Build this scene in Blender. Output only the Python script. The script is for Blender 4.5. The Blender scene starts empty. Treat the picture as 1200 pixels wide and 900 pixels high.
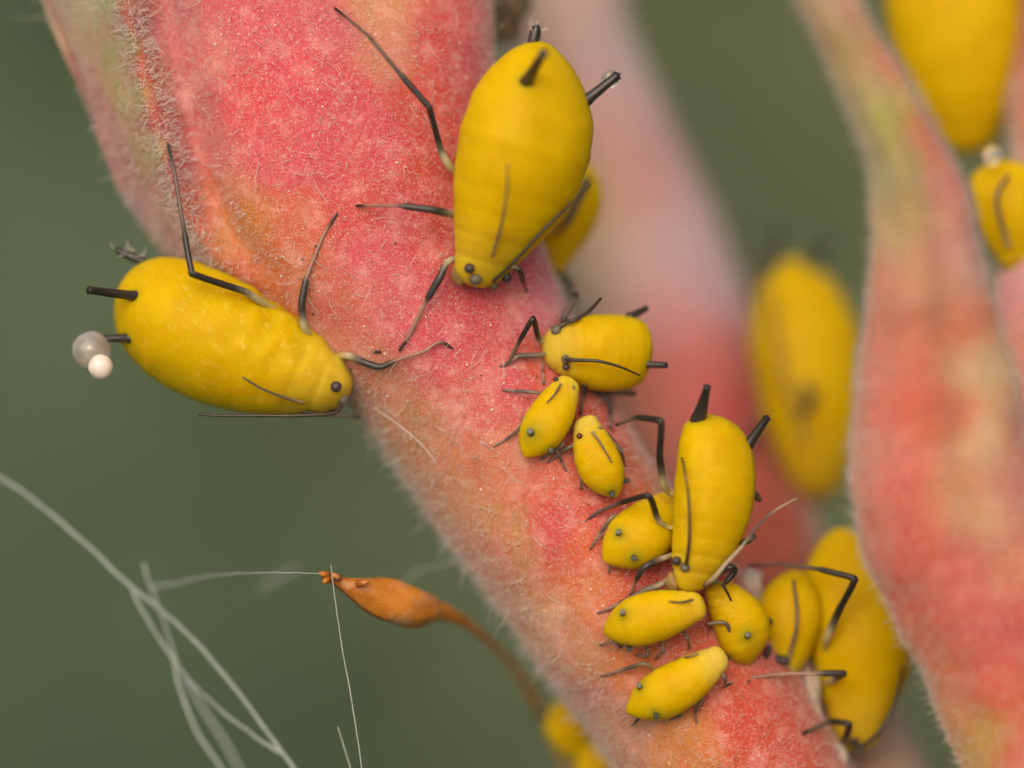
import bpy, math, random
import numpy as np
from mathutils import Vector, Matrix, noise
from mathutils.bvhtree import BVHTree

random.seed(7)
rng = np.random.default_rng(11)
S = bpy.context.scene
C = S.collection
S.unit_settings.scale_length = 0.001           # one unit is a millimetre

# ------------------------------------------------------------------ camera
D = 60.0                                       # camera to the plane y = 0
cam = bpy.data.cameras.new('camera')
cam.sensor_fit = 'HORIZONTAL'
cam.sensor_width = 200.0
cam.lens = 1000.0
cam.clip_start = 1.0
cam.clip_end = 2000.0
cam.dof.use_dof = True
cam.dof.focus_distance = D - 1.45
cam.dof.aperture_fstop = 0.23
camo = bpy.data.objects.new('camera', cam)
camo.location = (0, -D, 0)
camo.rotation_euler = (math.radians(90), 0, 0)
C.objects.link(camo)
S.camera = camo

# ------------------------------------------------------------------ light
SUN_EL, SUN_AZ = 24.0, 190.0                   # azimuth clockwise from +Y
w = bpy.data.worlds.new('World')
S.world = w
w.use_nodes = True
wn = w.node_tree
bg = wn.nodes['Background']
sky = wn.nodes.new('ShaderNodeTexSky')
sky.sky_type = 'NISHITA'
sky.sun_disc = False
sky.sun_elevation = math.radians(SUN_EL)
sky.sun_rotation = math.radians(SUN_AZ)
sky.air_density = 1.0
sky.dust_density = 6.0
sky.ozone_density = 0.6
wn.links.new(sky.outputs[0], bg.inputs[0])
bg.inputs[1].default_value = 0.10
sun = bpy.data.lights.new('sun', 'SUN')
sun.energy = 1.5
sun.angle = math.radians(90)
sun.color = (1.0, 0.95, 0.88)
suno = bpy.data.objects.new('sun', sun)
az, el = math.radians(SUN_AZ), math.radians(SUN_EL)
to_sun = Vector((math.sin(az) * math.cos(el), math.cos(az) * math.cos(el), math.sin(el)))
suno.rotation_euler = (-to_sun).to_track_quat('-Z', 'Y').to_euler()
suno.location = to_sun * 100
C.objects.link(suno)
S.view_settings.view_transform = 'Standard'
S.view_settings.look = 'None'
S.view_settings.exposure = 0.25
S.view_settings.gamma = 1.0
S.cycles.use_denoising = True
S.cycles.max_bounces = 8
S.cycles.transmission_bounces = 8

# ------------------------------------------------------------------ helpers
def W(px, py, y):
    """point whose picture position is (px, py) of a 1200x900 frame at depth y"""
    s = (D + y) / D
    return np.array([(px - 600) / 100 * s, y, (450 - py) / 100 * s])

def lin(c):
    c = np.asarray(c, float) / 255.0
    return np.where(c <= 0.04045, c / 12.92, ((c + 0.055) / 1.055) ** 2.4)

def catmull(P, n):
    """n samples of a Catmull-Rom curve through the rows of P (any width)"""
    P = np.asarray(P, float)
    Q = np.vstack([2 * P[0] - P[1], P, 2 * P[-1] - P[-2]])
    u = np.linspace(0, len(P) - 1, n)
    i = np.minimum(u.astype(int), len(P) - 2)
    f = (u - i)[:, None]
    a, b, c, d = Q[i], Q[i + 1], Q[i + 2], Q[i + 3]
    return 0.5 * (2 * b + (c - a) * f + (2 * a - 5 * b + 4 * c - d) * f ** 2 + (3 * b - a - 3 * c + d) * f ** 3)

def mesh_np(name, V, F, attrs=None, smooth=True):
    me = bpy.data.meshes.new(name)
    V = np.asarray(V, np.float32)
    if isinstance(F, np.ndarray):
        n, k = F.shape
        me.vertices.add(len(V)); me.vertices.foreach_set('co', V.ravel())
        me.loops.add(n * k); me.loops.foreach_set('vertex_index', F.astype(np.int32).ravel())
        me.polygons.add(n); me.polygons.foreach_set('loop_start', np.arange(0, n * k, k, dtype=np.int32))
        me.polygons.foreach_set('loop_total', np.full(n, k, np.int32))
        me.update(calc_edges=True); me.validate()
    else:
        me.from_pydata(V.tolist(), [], F); me.update()
    if smooth:
        me.polygons.foreach_set('use_smooth', np.ones(len(me.polygons), bool))
    for k, v in (attrs or {}).items():
        v = np.asarray(v, np.float32)
        if v.ndim == 1:
            a = me.attributes.new(k, 'FLOAT', 'POINT'); a.data.foreach_set('value', v)
        else:
            a = me.attributes.new(k, 'FLOAT_COLOR', 'POINT')
            if v.shape[1] == 3: v = np.hstack([v, np.ones((len(v), 1), np.float32)])
            a.data.foreach_set('color', v.ravel())
    return me

def link(name, me, mat, parent=None, label=None, cat=None, group=None, kind=None):
    o = bpy.data.objects.new(name, me)
    C.objects.link(o)
    if mat is not None and me is not None: me.materials.append(mat)
    if parent is not None: o.parent = parent
    if label: o['label'] = label
    if cat: o['category'] = cat
    if group: o['group'] = group
    if kind: o['kind'] = kind
    return o

def empty(name, loc, label, cat, group=None):
    o = link(name, None, None, None, label, cat, group)
    o.location = Vector(loc)
    return o

def tube(P, R, sides=8, n=None, flat=1.0):
    """closed tapered tube along P with radii R -> V, F, u"""
    P = np.asarray(P, float); R = np.asarray(R, float)
    if n:
        X = catmull(np.hstack([P, R[:, None]]), n); P, R = X[:, :3], np.maximum(X[:, 3], 1e-4)
    k = len(P)
    seg = np.r_[0, np.cumsum(np.linalg.norm(np.diff(P, axis=0), axis=1))]
    T = np.gradient(P, axis=0); T /= np.linalg.norm(T, axis=1)[:, None] + 1e-9
    ref = np.array([0.3, -0.9, 0.3]); N = np.zeros_like(P)
    a = ref - T[0] * ref.dot(T[0]); N[0] = a / np.linalg.norm(a)
    for i in range(1, k):
        a = N[i - 1] - T[i] * N[i - 1].dot(T[i]); N[i] = a / (np.linalg.norm(a) + 1e-9)
    B = np.cross(T, N)
    th = np.linspace(0, 2 * math.pi, sides, endpoint=False)
    V = (P[:, None] + R[:, None, None] * (np.cos(th)[None, :, None] * N[:, None] * flat + np.sin(th)[None, :, None] * B[:, None])).reshape(-1, 3)
    V = np.vstack([V, P[0] - T[0] * R[0] * .6, P[-1] + T[-1] * R[-1] * .8])
    F = []
    for i in range(k - 1):
        for j in range(sides):
            j2 = (j + 1) % sides
            F.append((i * sides + j, i * sides + j2, (i + 1) * sides + j2, (i + 1) * sides + j))
    a, b = k * sides, k * sides + 1
    for j in range(sides):
        j2 = (j + 1) % sides
        F.append((a, j2, j)); F.append((b, (k - 1) * sides + j, (k - 1) * sides + j2))
    u = np.r_[np.repeat(seg / seg[-1], sides), 0, 1]
    return V, F, u

def ball(c, r, ax=(1, 1, 1), n=12, lump=0.0, seed=0):
    V, F = [], []
    m = n // 2 + 1
    for i in range(1, m):
        p = math.pi * i / m
        for j in range(n):
            t = 2 * math.pi * j / n
            V.append((math.sin(p) * math.cos(t), math.sin(p) * math.sin(t), math.cos(p)))
    V += [(0, 0, 1), (0, 0, -1)]
    V = np.array(V)
    if lump:
        V = V * np.array([[1 + lump * noise.noise(Vector(v) * 1.6 + Vector((seed, seed, 0)))] for v in V])
    for i in range(m - 2):
        for j in range(n):
            j2 = (j + 1) % n
            F.append((i * n + j, (i + 1) * n + j, (i + 1) * n + j2, i * n + j2))
    a, b = len(V) - 2, len(V) - 1
    for j in range(n):
        j2 = (j + 1) % n
        F.append((a, j, j2)); F.append((b, (m - 2) * n + j2, (m - 2) * n + j))
    return V * r * np.array(ax) + np.asarray(c), F

# ------------------------------------------------------------------ materials
def mat_new(name):
    m = bpy.data.materials.new(name); m.use_nodes = True
    nt = m.node_tree
    return m, nt, nt.nodes['Principled BSDF']

def N(nt, t, **kw):
    n = nt.nodes.new(t)
    for k, v in kw.items():
        if k.startswith('i_'): n.inputs[k[2:]].default_value = v
        else: setattr(n, k, v)
    return n

def mix(nt, fac, a, b, mode='MIX'):
    m = nt.nodes.new('ShaderNodeMix'); m.data_type = 'RGBA'; m.blend_type = mode
    for sock, v in ((m.inputs[0], fac), (m.inputs[6], a), (m.inputs[7], b)):
        if isinstance(v, bpy.types.NodeSocket): nt.links.new(v, sock)
        elif isinstance(v, (int, float)): sock.default_value = v
        else: sock.default_value = (*v, 1) if len(v) == 3 else v
    return m.outputs[2]

def ramp(nt, src, stops, interp='LINEAR'):
    r = nt.nodes.new('ShaderNodeValToRGB'); e = r.color_ramp.elements
    r.color_ramp.interpolation = interp
    while len(e) < len(stops): e.new(0.5)
    for k, (p, c) in zip(e, stops):
        k.position = p
        k.color = (*c, 1) if not isinstance(c, (int, float)) else (c, c, c, 1)
    nt.links.new(src, r.inputs[0])
    return r.outputs[0]

def tex_noise(nt, scale, detail=4, rough=.55, vec=None):
    n = N(nt, 'ShaderNodeTexNoise'); n.inputs['Scale'].default_value = scale
    n.inputs['Detail'].default_value = detail; n.inputs['Roughness'].default_value = rough
    if vec is None:
        tc = N(nt, 'ShaderNodeTexCoord'); vec = tc.outputs['Object']
    nt.links.new(vec, n.inputs['Vector'])
    return n.outputs['Fac']

def bump(nt, p, h, strength, dist):
    b = N(nt, 'ShaderNodeBump'); b.inputs['Strength'].default_value = strength; b.inputs['Distance'].default_value = dist
    nt.links.new(h, b.inputs['Height']); nt.links.new(b.outputs[0], p.inputs['Normal'])

def plant_material(name, speck=.45, sheen=.35, bloom=1.0):
    m, nt, p = mat_new(name)
    at = N(nt, 'ShaderNodeAttribute', attribute_name='tint')
    col = at.outputs['Color']
    n1 = tex_noise(nt, 2.2, 5, .6)
    col = mix(nt, ramp(nt, n1, [(.50, 0), (.72, .12)]), col, (.60, .06, .07))     # redder blotches
    n2 = tex_noise(nt, 1.3, 4, .6)
    col = mix(nt, ramp(nt, n2, [(.5, 0), (.75, .16)]), col, (.62, .24, .07))         # amber blotches
    tc = N(nt, 'ShaderNodeTexCoord'); mp = N(nt, 'ShaderNodeMapping')
    mp.inputs['Rotation'].default_value = (0, math.radians(-35), 0); mp.inputs['Scale'].default_value = (5.5, 5.5, .9)
    nt.links.new(tc.outputs['Object'], mp.inputs[0])
    n6 = tex_noise(nt, 1.0, 5, .6, mp.outputs[0])                                   # streaks along the growth
    col = mix(nt, ramp(nt, n6, [(.50, 0), (.70, .38 * bloom)]), col, (.56, .055, .07))
    n5 = tex_noise(nt, 3.6, 5, .65)
    col = mix(nt, ramp(nt, n5, [(.50, 0), (.74, .42 * bloom)]), col, (.80, .46, .41))       # paler bloom in patches
    n3 = tex_noise(nt, 19, 6, .75)
    col = mix(nt, ramp(nt, n3, [(.50, 0), (.76, .8 * speck)]), col, (.78, .46, .40))  # pale down and papillae
    n4 = tex_noise(nt, 42, 3, .7)
    col = mix(nt, ramp(nt, n4, [(.56, 0), (.70, 1.3 * speck)]), col, (.80, .56, .52))
    col = mix(nt, ramp(nt, n4, [(.28, .35), (.44, 0)]), col, (.45, .04, .015))       # darker red between them
    nt.links.new(col, p.inputs['Base Color'])
    p.inputs['Roughness'].default_value = .62
    p.inputs['Specular IOR Level'].default_value = .25
    p.inputs['Sheen Weight'].default_value = sheen
    p.inputs['Sheen Roughness'].default_value = .45
    p.inputs['Sheen Tint'].default_value = (1, .86, .84, 1)
    p.inputs['Subsurface Weight'].default_value = .12
    p.inputs['Subsurface Radius'].default_value = (.5, .14, .08)
    p.inputs['Subsurface Scale'].default_value = .35
    bump(nt, p, n3, .3, .05)
    return m

M_PLANT = plant_material('downy_red_skin')
M_PLANT_FAR = plant_material('downy_pink_skin', .25, .5, .4)
M_LEAF = plant_material('downy_leaf_skin', .3, .4, .45)

def hair_material():
    m, nt, p = mat_new('plant_down')
    p.inputs['Base Color'].default_value = (.94, .86, .82, 1)
    p.inputs['Roughness'].default_value = .45
    tr = N(nt, 'ShaderNodeBsdfTranslucent'); tr.inputs[0].default_value = (.94, .86, .82, 1)
    mx = N(nt, 'ShaderNodeMixShader'); mx.inputs[0].default_value = .55
    out = nt.nodes['Material Output']
    nt.links.new(p.outputs[0], mx.inputs[1]); nt.links.new(tr.outputs[0], mx.inputs[2]); nt.links.new(mx.outputs[0], out.inputs[0])
    return m
M_HAIR = hair_material()

def aphid_material():
    m, nt, p = mat_new('aphid_yellow')
    n1 = tex_noise(nt, 2.5, 4, .6)
    base = mix(nt, ramp(nt, n1, [(.35, 0), (.65, 1)]), (.545, .340, .002), (.595, .392, .002))
    hd = N(nt, 'ShaderNodeAttribute', attribute_name='headmix')
    base = mix(nt, hd.outputs['Fac'], base, (.57, .42, .065))
    n2 = tex_noise(nt, 9, 4, .7)
    fl = N(nt, 'ShaderNodeAttribute', attribute_name='waxy')
    mm = N(nt, 'ShaderNodeMath', operation='MULTIPLY')
    nt.links.new(ramp(nt, n2, [(.55, 0), (.75, .5)]), mm.inputs[0]); nt.links.new(fl.outputs['Fac'], mm.inputs[1])
    base = mix(nt, mm.outputs[0], base, (.78, .58, .14))                            # pale waxy mottling
    gr = N(nt, 'ShaderNodeAttribute', attribute_name='halo')
    base = mix(nt, gr.outputs['Fac'], base, (.20, .24, .015))                       # green stain at the tubes
    n3 = tex_noise(nt, 38, 3, .6)
    nt.links.new(base, p.inputs['Base Color'])
    p.inputs['Roughness'].default_value = .34
    p.inputs['Specular IOR Level'].default_value = .05
    p.inputs['Subsurface Weight'].default_value = .85
    p.inputs['Subsurface Radius'].default_value = (1.0, .55, .05)
    p.inputs['Subsurface Scale'].default_value = .4
    n4 = tex_noise(nt, 10, 4, .6)
    ma = N(nt, 'ShaderNodeMath', operation='MULTIPLY_ADD'); ma.inputs[1].default_value = .35
    nt.links.new(n3, ma.inputs[0]); nt.links.new(n4, ma.inputs[2])
    bump(nt, p, ma.outputs[0], .28, .035)
    return m
M_BODY = aphid_material()

def limb_material(name, stops, rough=.38):
    m, nt, p = mat_new(name)
    at = N(nt, 'ShaderNodeAttribute', attribute_name='along')
    col = ramp(nt, at.outputs['Fac'], stops)
    n = tex_noise(nt, 25, 3, .6)
    col = mix(nt, ramp(nt, n, [(.4, 0), (.75, .14)]), col, (.16, .12, .09))
    nt.links.new(col, p.inputs['Base Color'])
    p.inputs['Roughness'].default_value = rough
    p.inputs['Specular IOR Level'].default_value = .5
    bump(nt, p, n, .3, .01)
    return m
DK, BR, PL = (.011, .009, .010), (.12, .078, .064), (.36, .27, .13)
M_LIMB = {
 'dark': limb_material('limb_dark', [(0, (.42, .30, .05)), (.10, (.42, .36, .20)), (.14, (.10, .085, .06)), (.18, DK), (.44, DK), (.48, (.05, .036, .032)), (.56, BR), (.85, BR), (.93, DK)]),
 'brown': limb_material('limb_brown', [(0, (.42, .30, .06)), (.12, (.42, .36, .24)), (.17, (.14, .11, .08)), (.22, (.035, .028, .028)), (.43, (.03, .024, .026)), (.50, (.30, .17, .125)), (.84, (.30, .16, .12)), (.92, (.02, .017, .018))]),
 'pale': limb_material('limb_pale', [(0, (.42, .32, .10)), (.2, (.20, .15, .10)), (.38, (.10, .072, .06)), (.46, (.09, .065, .055)), (.56, (.26, .18, .14)), (.88, (.17, .115, .095)), (1, (.05, .04, .035))]),
 'black': limb_material('limb_black', [(0, (.03, .025, .02)), (1, (.010, .010, .012))], .33),
 'feeler': limb_material('feeler_dark', [(0, (.05, .035, .025)), (1, (.02, .015, .012))]),
 'feeler_pale': limb_material('feeler_banded', [(0, (.06, .05, .04)), (.12, (.42, .33, .22)), (.45, (.34, .27, .19)), (.58, (.05, .04, .035)), (.75, (.08, .06, .05)), (.85, (.32, .25, .2)), (1, (.38, .3, .25))]),
 'feeler_grey': limb_material('feeler_grey', [(0, (.30, .22, .10)), (.3, (.15, .10, .06)), (1, (.06, .05, .04))]),
 'stub': limb_material('stub_grey', [(0, (.10, .11, .05)), (.5, (.03, .035, .03)), (1, (.07, .075, .07))], .3),
}
def simple(name, col, rough=.5, spec=.4, noise_amt=0, col2=None, sc=8, **kw):
    m, nt, p = mat_new(name)
    p.inputs['Roughness'].default_value = rough; p.inputs['Specular IOR Level'].default_value = spec
    n = tex_noise(nt, sc, 4, .6)
    nt.links.new(mix(nt, ramp(nt, n, [(.38, 0), (.66, 1)]), col, col2 or tuple(c * .8 for c in col)), p.inputs['Base Color'])
    for k, v in kw.items(): p.inputs[k.replace('_', ' ')].default_value = v
    bump(nt, p, n, .2, .03)
    return m
M_EYE = simple('eye_dark', (.05, .035, .04), .4, .4, sc=30)
M_EYE_RED = simple('eye_red', (.10, .012, .006), .25, .5, sc=30)
M_TUBERCLE = simple('head_tubercle', (.13, .11, .08), .4, .4, sc=20)
M_SNOUT = simple('snout_amber', (.36, .21, .05), .4, .4, col2=(.20, .11, .04), sc=9, Subsurface_Weight=.3, Subsurface_Radius=(.2, .12, .03))
M_PEARL = simple('honeydew_pearly', (.72, .68, .66), .12, .7, col2=(.40, .33, .28), sc=2.2, Transmission_Weight=.55, IOR=1.36, Coat_Weight=.6, Coat_Roughness=.04)
M_PEARL_W = simple('honeydew_white', (.80, .73, .66), .2, .6, col2=(.70, .60, .54), sc=5, Subsurface_Weight=.4, Subsurface_Radius=(.3, .25, .2))
M_CLEAR = simple('honeydew_clear', (.95, .93, .86), .05, .6, sc=3, Transmission_Weight=.85, IOR=1.4)
M_FLOSS = simple('seed_floss', (.34, .385, .36), .5, .4, sc=6)
M_SKIN = simple('shed_skin', (.52, .44, .38), .6, .3, col2=(.36, .28, .24), sc=7, Subsurface_Weight=.3)
M_BLOB = simple('brown_blob', (.17, .12, .06), .6, .3, col2=(.09, .07, .06), sc=3)
M_SPECK = simple('pale_grain', (.86, .78, .72), .35, .5, sc=20)
M_SOOT = simple('dark_grain', (.05, .035, .03), .6, .3, sc=20)

def bud_material():
    m, nt, p = mat_new('orange_bud')
    at = N(nt, 'ShaderNodeAttribute', attribute_name='along')
    col = ramp(nt, at.outputs['Fac'], [(0, (.20, .05, .012)), (.07, (.42, .15, .02)), (.16, (.55, .20, .03)), (.33, (.56, .21, .02)), (.45, (.40, .15, .03)), (.55, (.34, .18, .06)), (1, (.34, .22, .09))])
    n = tex_noise(nt, 6, 4, .65)
    col = mix(nt, ramp(nt, n, [(.45, 0), (.7, .75)]), col, (.40, .13, .01))
    n2 = tex_noise(nt, 3, 3, .6)
    col = mix(nt, ramp(nt, n2, [(.52, 0), (.7, .6)]), col, (.70, .42, .28))
    nt.links.new(col, p.inputs['Base Color']); p.inputs['Roughness'].default_value = .35
    bump(nt, p, n, .5, .05)
    return m
M_BUD = bud_material()

# ------------------------------------------------------------------ setting: meadow far behind
def leaf_material(name, c1, c2):
    m, nt, p = mat_new(name)
    n = tex_noise(nt, .05, 3, .5)
    tcn = N(nt, 'ShaderNodeTexCoord'); sx = N(nt, 'ShaderNodeSeparateXYZ'); nt.links.new(tcn.outputs['Object'], sx.inputs[0])
    mr = N(nt, 'ShaderNodeMapRange'); mr.inputs[1].default_value = -22; mr.inputs[2].default_value = 8
    nt.links.new(sx.outputs[0], mr.inputs[0])
    ad = N(nt, 'ShaderNodeMath', operation='ADD'); nt.links.new(mr.outputs[0], ad.inputs[0])
    sb = N(nt, 'ShaderNodeMath', operation='MULTIPLY_ADD'); nt.links.new(n, sb.inputs[0]); sb.inputs[1].default_value = .8; sb.inputs[2].default_value = -.4
    nt.links.new(sb.outputs[0], ad.inputs[1])
    nt.links.new(mix(nt, ad.outputs[0], c1, c2), p.inputs['Base Color'])
    p.inputs['Roughness'].default_value = .6; p.inputs['Specular IOR Level'].default_value = .2
    return m
M_MEADOW = leaf_material('meadow_green', (.064, .103, .058), (.082, .103, .053))
xs = np.linspace(-260, 260, 90); tt = np.linspace(0, 1, 70)
def prof_yz(t):
    return (np.interp(t, [0, .35, .5, .62, .75, 1], [-160, 30, 95, 125, 140, 160]), np.interp(t, [0, .35, .5, .62, .75, 1], [-55, -50, -38, -12, 30, 120]))
yy, zz = prof_yz(tt)
V = np.array([(x, y + 5 * noise.noise(Vector((x * .04, z * .05, y * .02))), z + 3 * noise.noise(Vector((x * .05, y * .05, 3)))) for y, z in zip(yy, zz) for x in xs])
r_, c_ = np.meshgrid(np.arange(len(tt) - 1), np.arange(len(xs) - 1), indexing='ij')
i0 = (r_ * len(xs) + c_).ravel()
Fg = np.stack([i0, i0 + 1, i0 + 1 + len(xs), i0 + len(xs)], 1)
link('meadow', mesh_np('meadow', V, Fg), M_MEADOW, kind='structure')
n = 4000
t = rng.uniform(.40, .92, n); ly, lz = prof_yz(t); lx = rng.uniform(-110, 110, n)
P0 = np.stack([lx, ly - rng.uniform(0, 9, n), lz + rng.uniform(0, 7, n)], 1)
ax = rng.normal(size=(n, 3)); ax[:, 2] = np.abs(ax[:, 2]) + .4; ax /= np.linalg.norm(ax, axis=1)[:, None]
sd = np.cross(ax, rng.normal(size=(n, 3))); sd /= np.linalg.norm(sd, axis=1)[:, None]
nr = np.cross(ax, sd)
ln = rng.uniform(3, 8, n)[:, None]; wd = ln * rng.uniform(.12, .25, n)[:, None]
V = np.stack([P0, P0 + ax * ln * .45 + sd * wd + nr * wd * .4, P0 + ax * ln - nr * ln * .15, P0 + ax * ln * .45 - sd * wd + nr * wd * .4, P0 + ax * ln * .5], 1).reshape(-1, 3)
b = np.arange(n) * 5
F = np.concatenate([np.stack([b, b + 1, b + 4], 1), np.stack([b + 1, b + 2, b + 4], 1), np.stack([b + 2, b + 3, b + 4], 1), np.stack([b + 3, b, b + 4], 1)])
link('background_leaves', mesh_np('background_leaves', V, F), M_MEADOW, label='soft green foliage far behind the plant', cat='foliage', kind='stuff')

# ------------------------------------------------------------------ plant: lofted stems and leaves
def tints(pts, PX, k=1.0, power=3.2, soft=24.0):
    # pts: picture place and skin colour, shade included in places (linear, in thousandths)
    A = np.array([p[:2] for p in pts], float); Cc = np.array([p[2:5] for p in pts]) / 1000.0
    d2 = ((PX[:, None, :] - A[None]) ** 2).sum(2) + soft ** 2
    wgt = d2 ** (-power)
    return np.clip((wgt[:, :, None] * Cc[None]).sum(1) / wgt.sum(1)[:, None] * k, .003, .95)

def loft(st, rows, cols, front=1.0, lump=.05, lump_scale=.9, shape=None):
    """st rows: Lx, Ly, Rx, Ry, y_centre, bulge towards the camera, bulge away. Closed tube of grid vertices"""
    X = catmull(np.array(st, float), rows)
    a = np.linspace(0, 2 * math.pi, cols, endpoint=False)
    u = .5 - .5 * np.cos(a)
    G = np.zeros((rows, cols, 3))
    for i, (lx, ly, rx, ry, y0, bf, bb) in enumerate(X):
        s = np.sin(a)
        dep = np.where(s >= 0, -bf * np.abs(s) ** .85, bb * np.abs(s))
        if shape is not None:
            dep = dep + np.where(s >= 0, shape(i / (rows - 1), u), 0)
        for j in range(cols):
            G[i, j] = W(lx + (rx - lx) * u[j], ly + (ry - ly) * u[j], y0)
            G[i, j, 1] += dep[j]
    if lump:
        Nn = grid_normals(G)
        for i in range(rows):
            for j in range(cols):
                v = Vector(G[i, j])
                G[i, j] += Nn[i, j] * (lump * noise.noise(v * lump_scale) + lump * .35 * noise.noise(v * lump_scale * 3.1 + Vector((4, 1, 0))))
    return G

def grid_normals(G):
    du = np.gradient(G, axis=0)
    dv = (np.roll(G, -1, 1) - np.roll(G, 1, 1))
    n = np.cross(du, dv)
    n /= np.linalg.norm(n, axis=2)[:, :, None] + 1e-9
    c = G.mean(1, keepdims=True)
    s = np.sign(((G - c) * n).sum())
    return n * (s if s else 1)

def grid_mesh(name, G, pts, k=1.0, soft=24.0):
    r, c = G.shape[:2]
    V = G.reshape(-1, 3)
    ii, jj = np.meshgrid(np.arange(r - 1), np.arange(c), indexing='ij')
    a = (ii * c + jj).ravel(); b2 = (ii * c + (jj + 1) % c).ravel()
    F = np.stack([a, b2, b2 + c, a + c], 1)
    ok = grid_normals(G)[r // 2, c // 4]
    s = (D + V[:, 1]) / D
    PX = np.stack([V[:, 0] / s * 100 + 600, 450 - V[:, 2] / s * 100], 1)
    tint = tints(pts, PX, k, soft=soft)
    V = np.vstack([V, G[0].mean(0), G[-1].mean(0)])
    tint = np.vstack([tint, tint[:1], tint[-1:]])
    Fl = F.tolist()
    Fl += [(r * c, (j + 1) % c, j) for j in range(c)] + [(r * c + 1, (r - 1) * c + j, (r - 1) * c + (j + 1) % c) for j in range(c)]
    me = mesh_np(name, V, Fl, {'tint': tint})
    import bmesh
    bm = bmesh.new(); bm.from_mesh(me); bmesh.ops.recalc_face_normals(bm, faces=bm.faces); bm.to_mesh(me); bm.free()
    return me

def hairs(G, n, length, width, lean, wild=.5, face=-.25, weight=None, curl=.5, up=None):
    """n fine tapered hairs on the grid surface, as one vertex/face set"""
    Nn = grid_normals(G); r, c = G.shape[:2]
    du = np.linalg.norm(np.gradient(G, axis=0), axis=2); dv = np.linalg.norm(np.roll(G, -1, 1) - G, axis=2)
    wt = du * dv * (Nn[:, :, 1] < -face)
    s = (D + G[..., 1]) / D
    px = G[..., 0] / s * 100 + 600; py = 450 - G[..., 2] / s * 100
    wt = wt * (px > -60) * (px < 1260) * (py > -60) * (py < 960)
    if weight is not None: wt = wt * weight(px, py)
    wt = wt.ravel() / wt.sum()
    k = rng.choice(r * c, n, p=wt)
    i = np.minimum(k // c, r - 2); j = k % c
    fi, fj = rng.random(n)[:, None], rng.random(n)[:, None]
    j2 = (j + 1) % c
    P = (G[i, j] * (1 - fi) + G[i + 1, j] * fi) * (1 - fj) + (G[i, j2] * (1 - fi) + G[i + 1, j2] * fi) * fj
    nn = Nn[i, j]
    d = nn + np.asarray(lean) * rng.uniform(.2, 1.2, (n, 1)) + rng.normal(size=(n, 3)) * wild
    d /= np.linalg.norm(d, axis=1)[:, None]
    L = (length[0] + (length[1] - length[0]) * rng.random(n) ** 2.2)[:, None]
    wv = (rng.uniform(width[0], width[1], n))[:, None]
    sd = np.cross(d, rng.normal(size=(n, 3))); sd /= np.linalg.norm(sd, axis=1)[:, None] + 1e-9
    s2 = np.cross(d, sd)
    bend = rng.normal(size=(n, 3)) * curl
    mid = P + d * L * .55 + bend * L * .12
    tip = P + d * L + bend * L * .45
    base = P - nn * .015
    q = [(1, 0), (-.5, .866), (-.5, -.866)]
    vv = [base + (sd * x + s2 * y) * wv * .5 for x, y in q] + [mid + (sd * x + s2 * y) * wv * .42 for x, y in q] + [tip]
    V = np.stack(vv, 1).reshape(-1, 3)
    b = np.arange(n) * 7
    F = []
    for x in range(3):
        y = (x + 1) % 3
        F += [np.stack([b + x, b + y, b + 3 + y], 1), np.stack([b + x, b + 3 + y, b + 3 + x], 1), np.stack([b + 3 + x, b + 3 + y, b + 6], 1)]
    return V, np.concatenate(F)

def join_vf(parts):
    V, F, o = [], [], 0
    for v, f in parts:
        V.append(v); F.append(f + o); o += len(v)
    return np.vstack(V), np.vstack(F)

shoot = empty('milkweed_shoot', (2.6, 0, -6), 'thick downy red and orange milkweed stem running diagonally with a pale pink branch behind', 'plant')
SO = np.array(shoot.location)

stem_st = [
 (-40, -260, 560, -330, 0, 1.25, 1.1),
 (15, -90, 575, -140, 0, 1.3, 1.1),
 (50, 0, 577, -5, 0, 1.35, 1.1),
 (84, 80, 582, 80, 0, 1.4, 1.1),
 (118, 165, 592, 150, 0, 1.4, 1.1),
 (150, 238, 606, 215, 0, 1.4, 1.1),
 (200, 305, 628, 270, 0, 1.38, 1.1),
 (275, 366, 650, 322, 0, 1.36, 1.1),
 (350, 425, 672, 372, 0, 1.33, 1.1),
 (412, 475, 696, 422, 0, 1.3, 1.1),
 (468, 552, 724, 475, 0, 1.28, 1.1),
 (530, 642, 762, 535, 0, 1.25, 1.1),
 (602, 738, 822, 612, 0, 1.25, 1.1),
 (680, 842, 886, 705, 0, 1.25, 1.1),
 (748, 938, 952, 812, 0, 1.25, 1.1),
 (832, 1062, 1032, 960, 0, 1.2, 1.1),
 (950, 1250, 1150, 1150, 0, 1.2, 1.1)]
def ridge(s, u):
    # s runs along the stem: the fold is strongest at the top and dies out above the left aphid
    amp = np.interp(s, [0, .30, .36, .42], [.75, .65, .4, 0])
    ur = np.interp(s, [0, .06, .125, .25, .31, .36], [.22, .20, .19, .155, .14, .13])
    left = np.clip((ur - u) / .2, 0, 1)
    d = amp * (.9 * left ** .7) - amp * .42 * np.exp(-np.abs(u - ur) / .05)
    d = d + amp * .5 * np.exp(-((u - ur - .09) / .05) ** 2)
    return d
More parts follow.
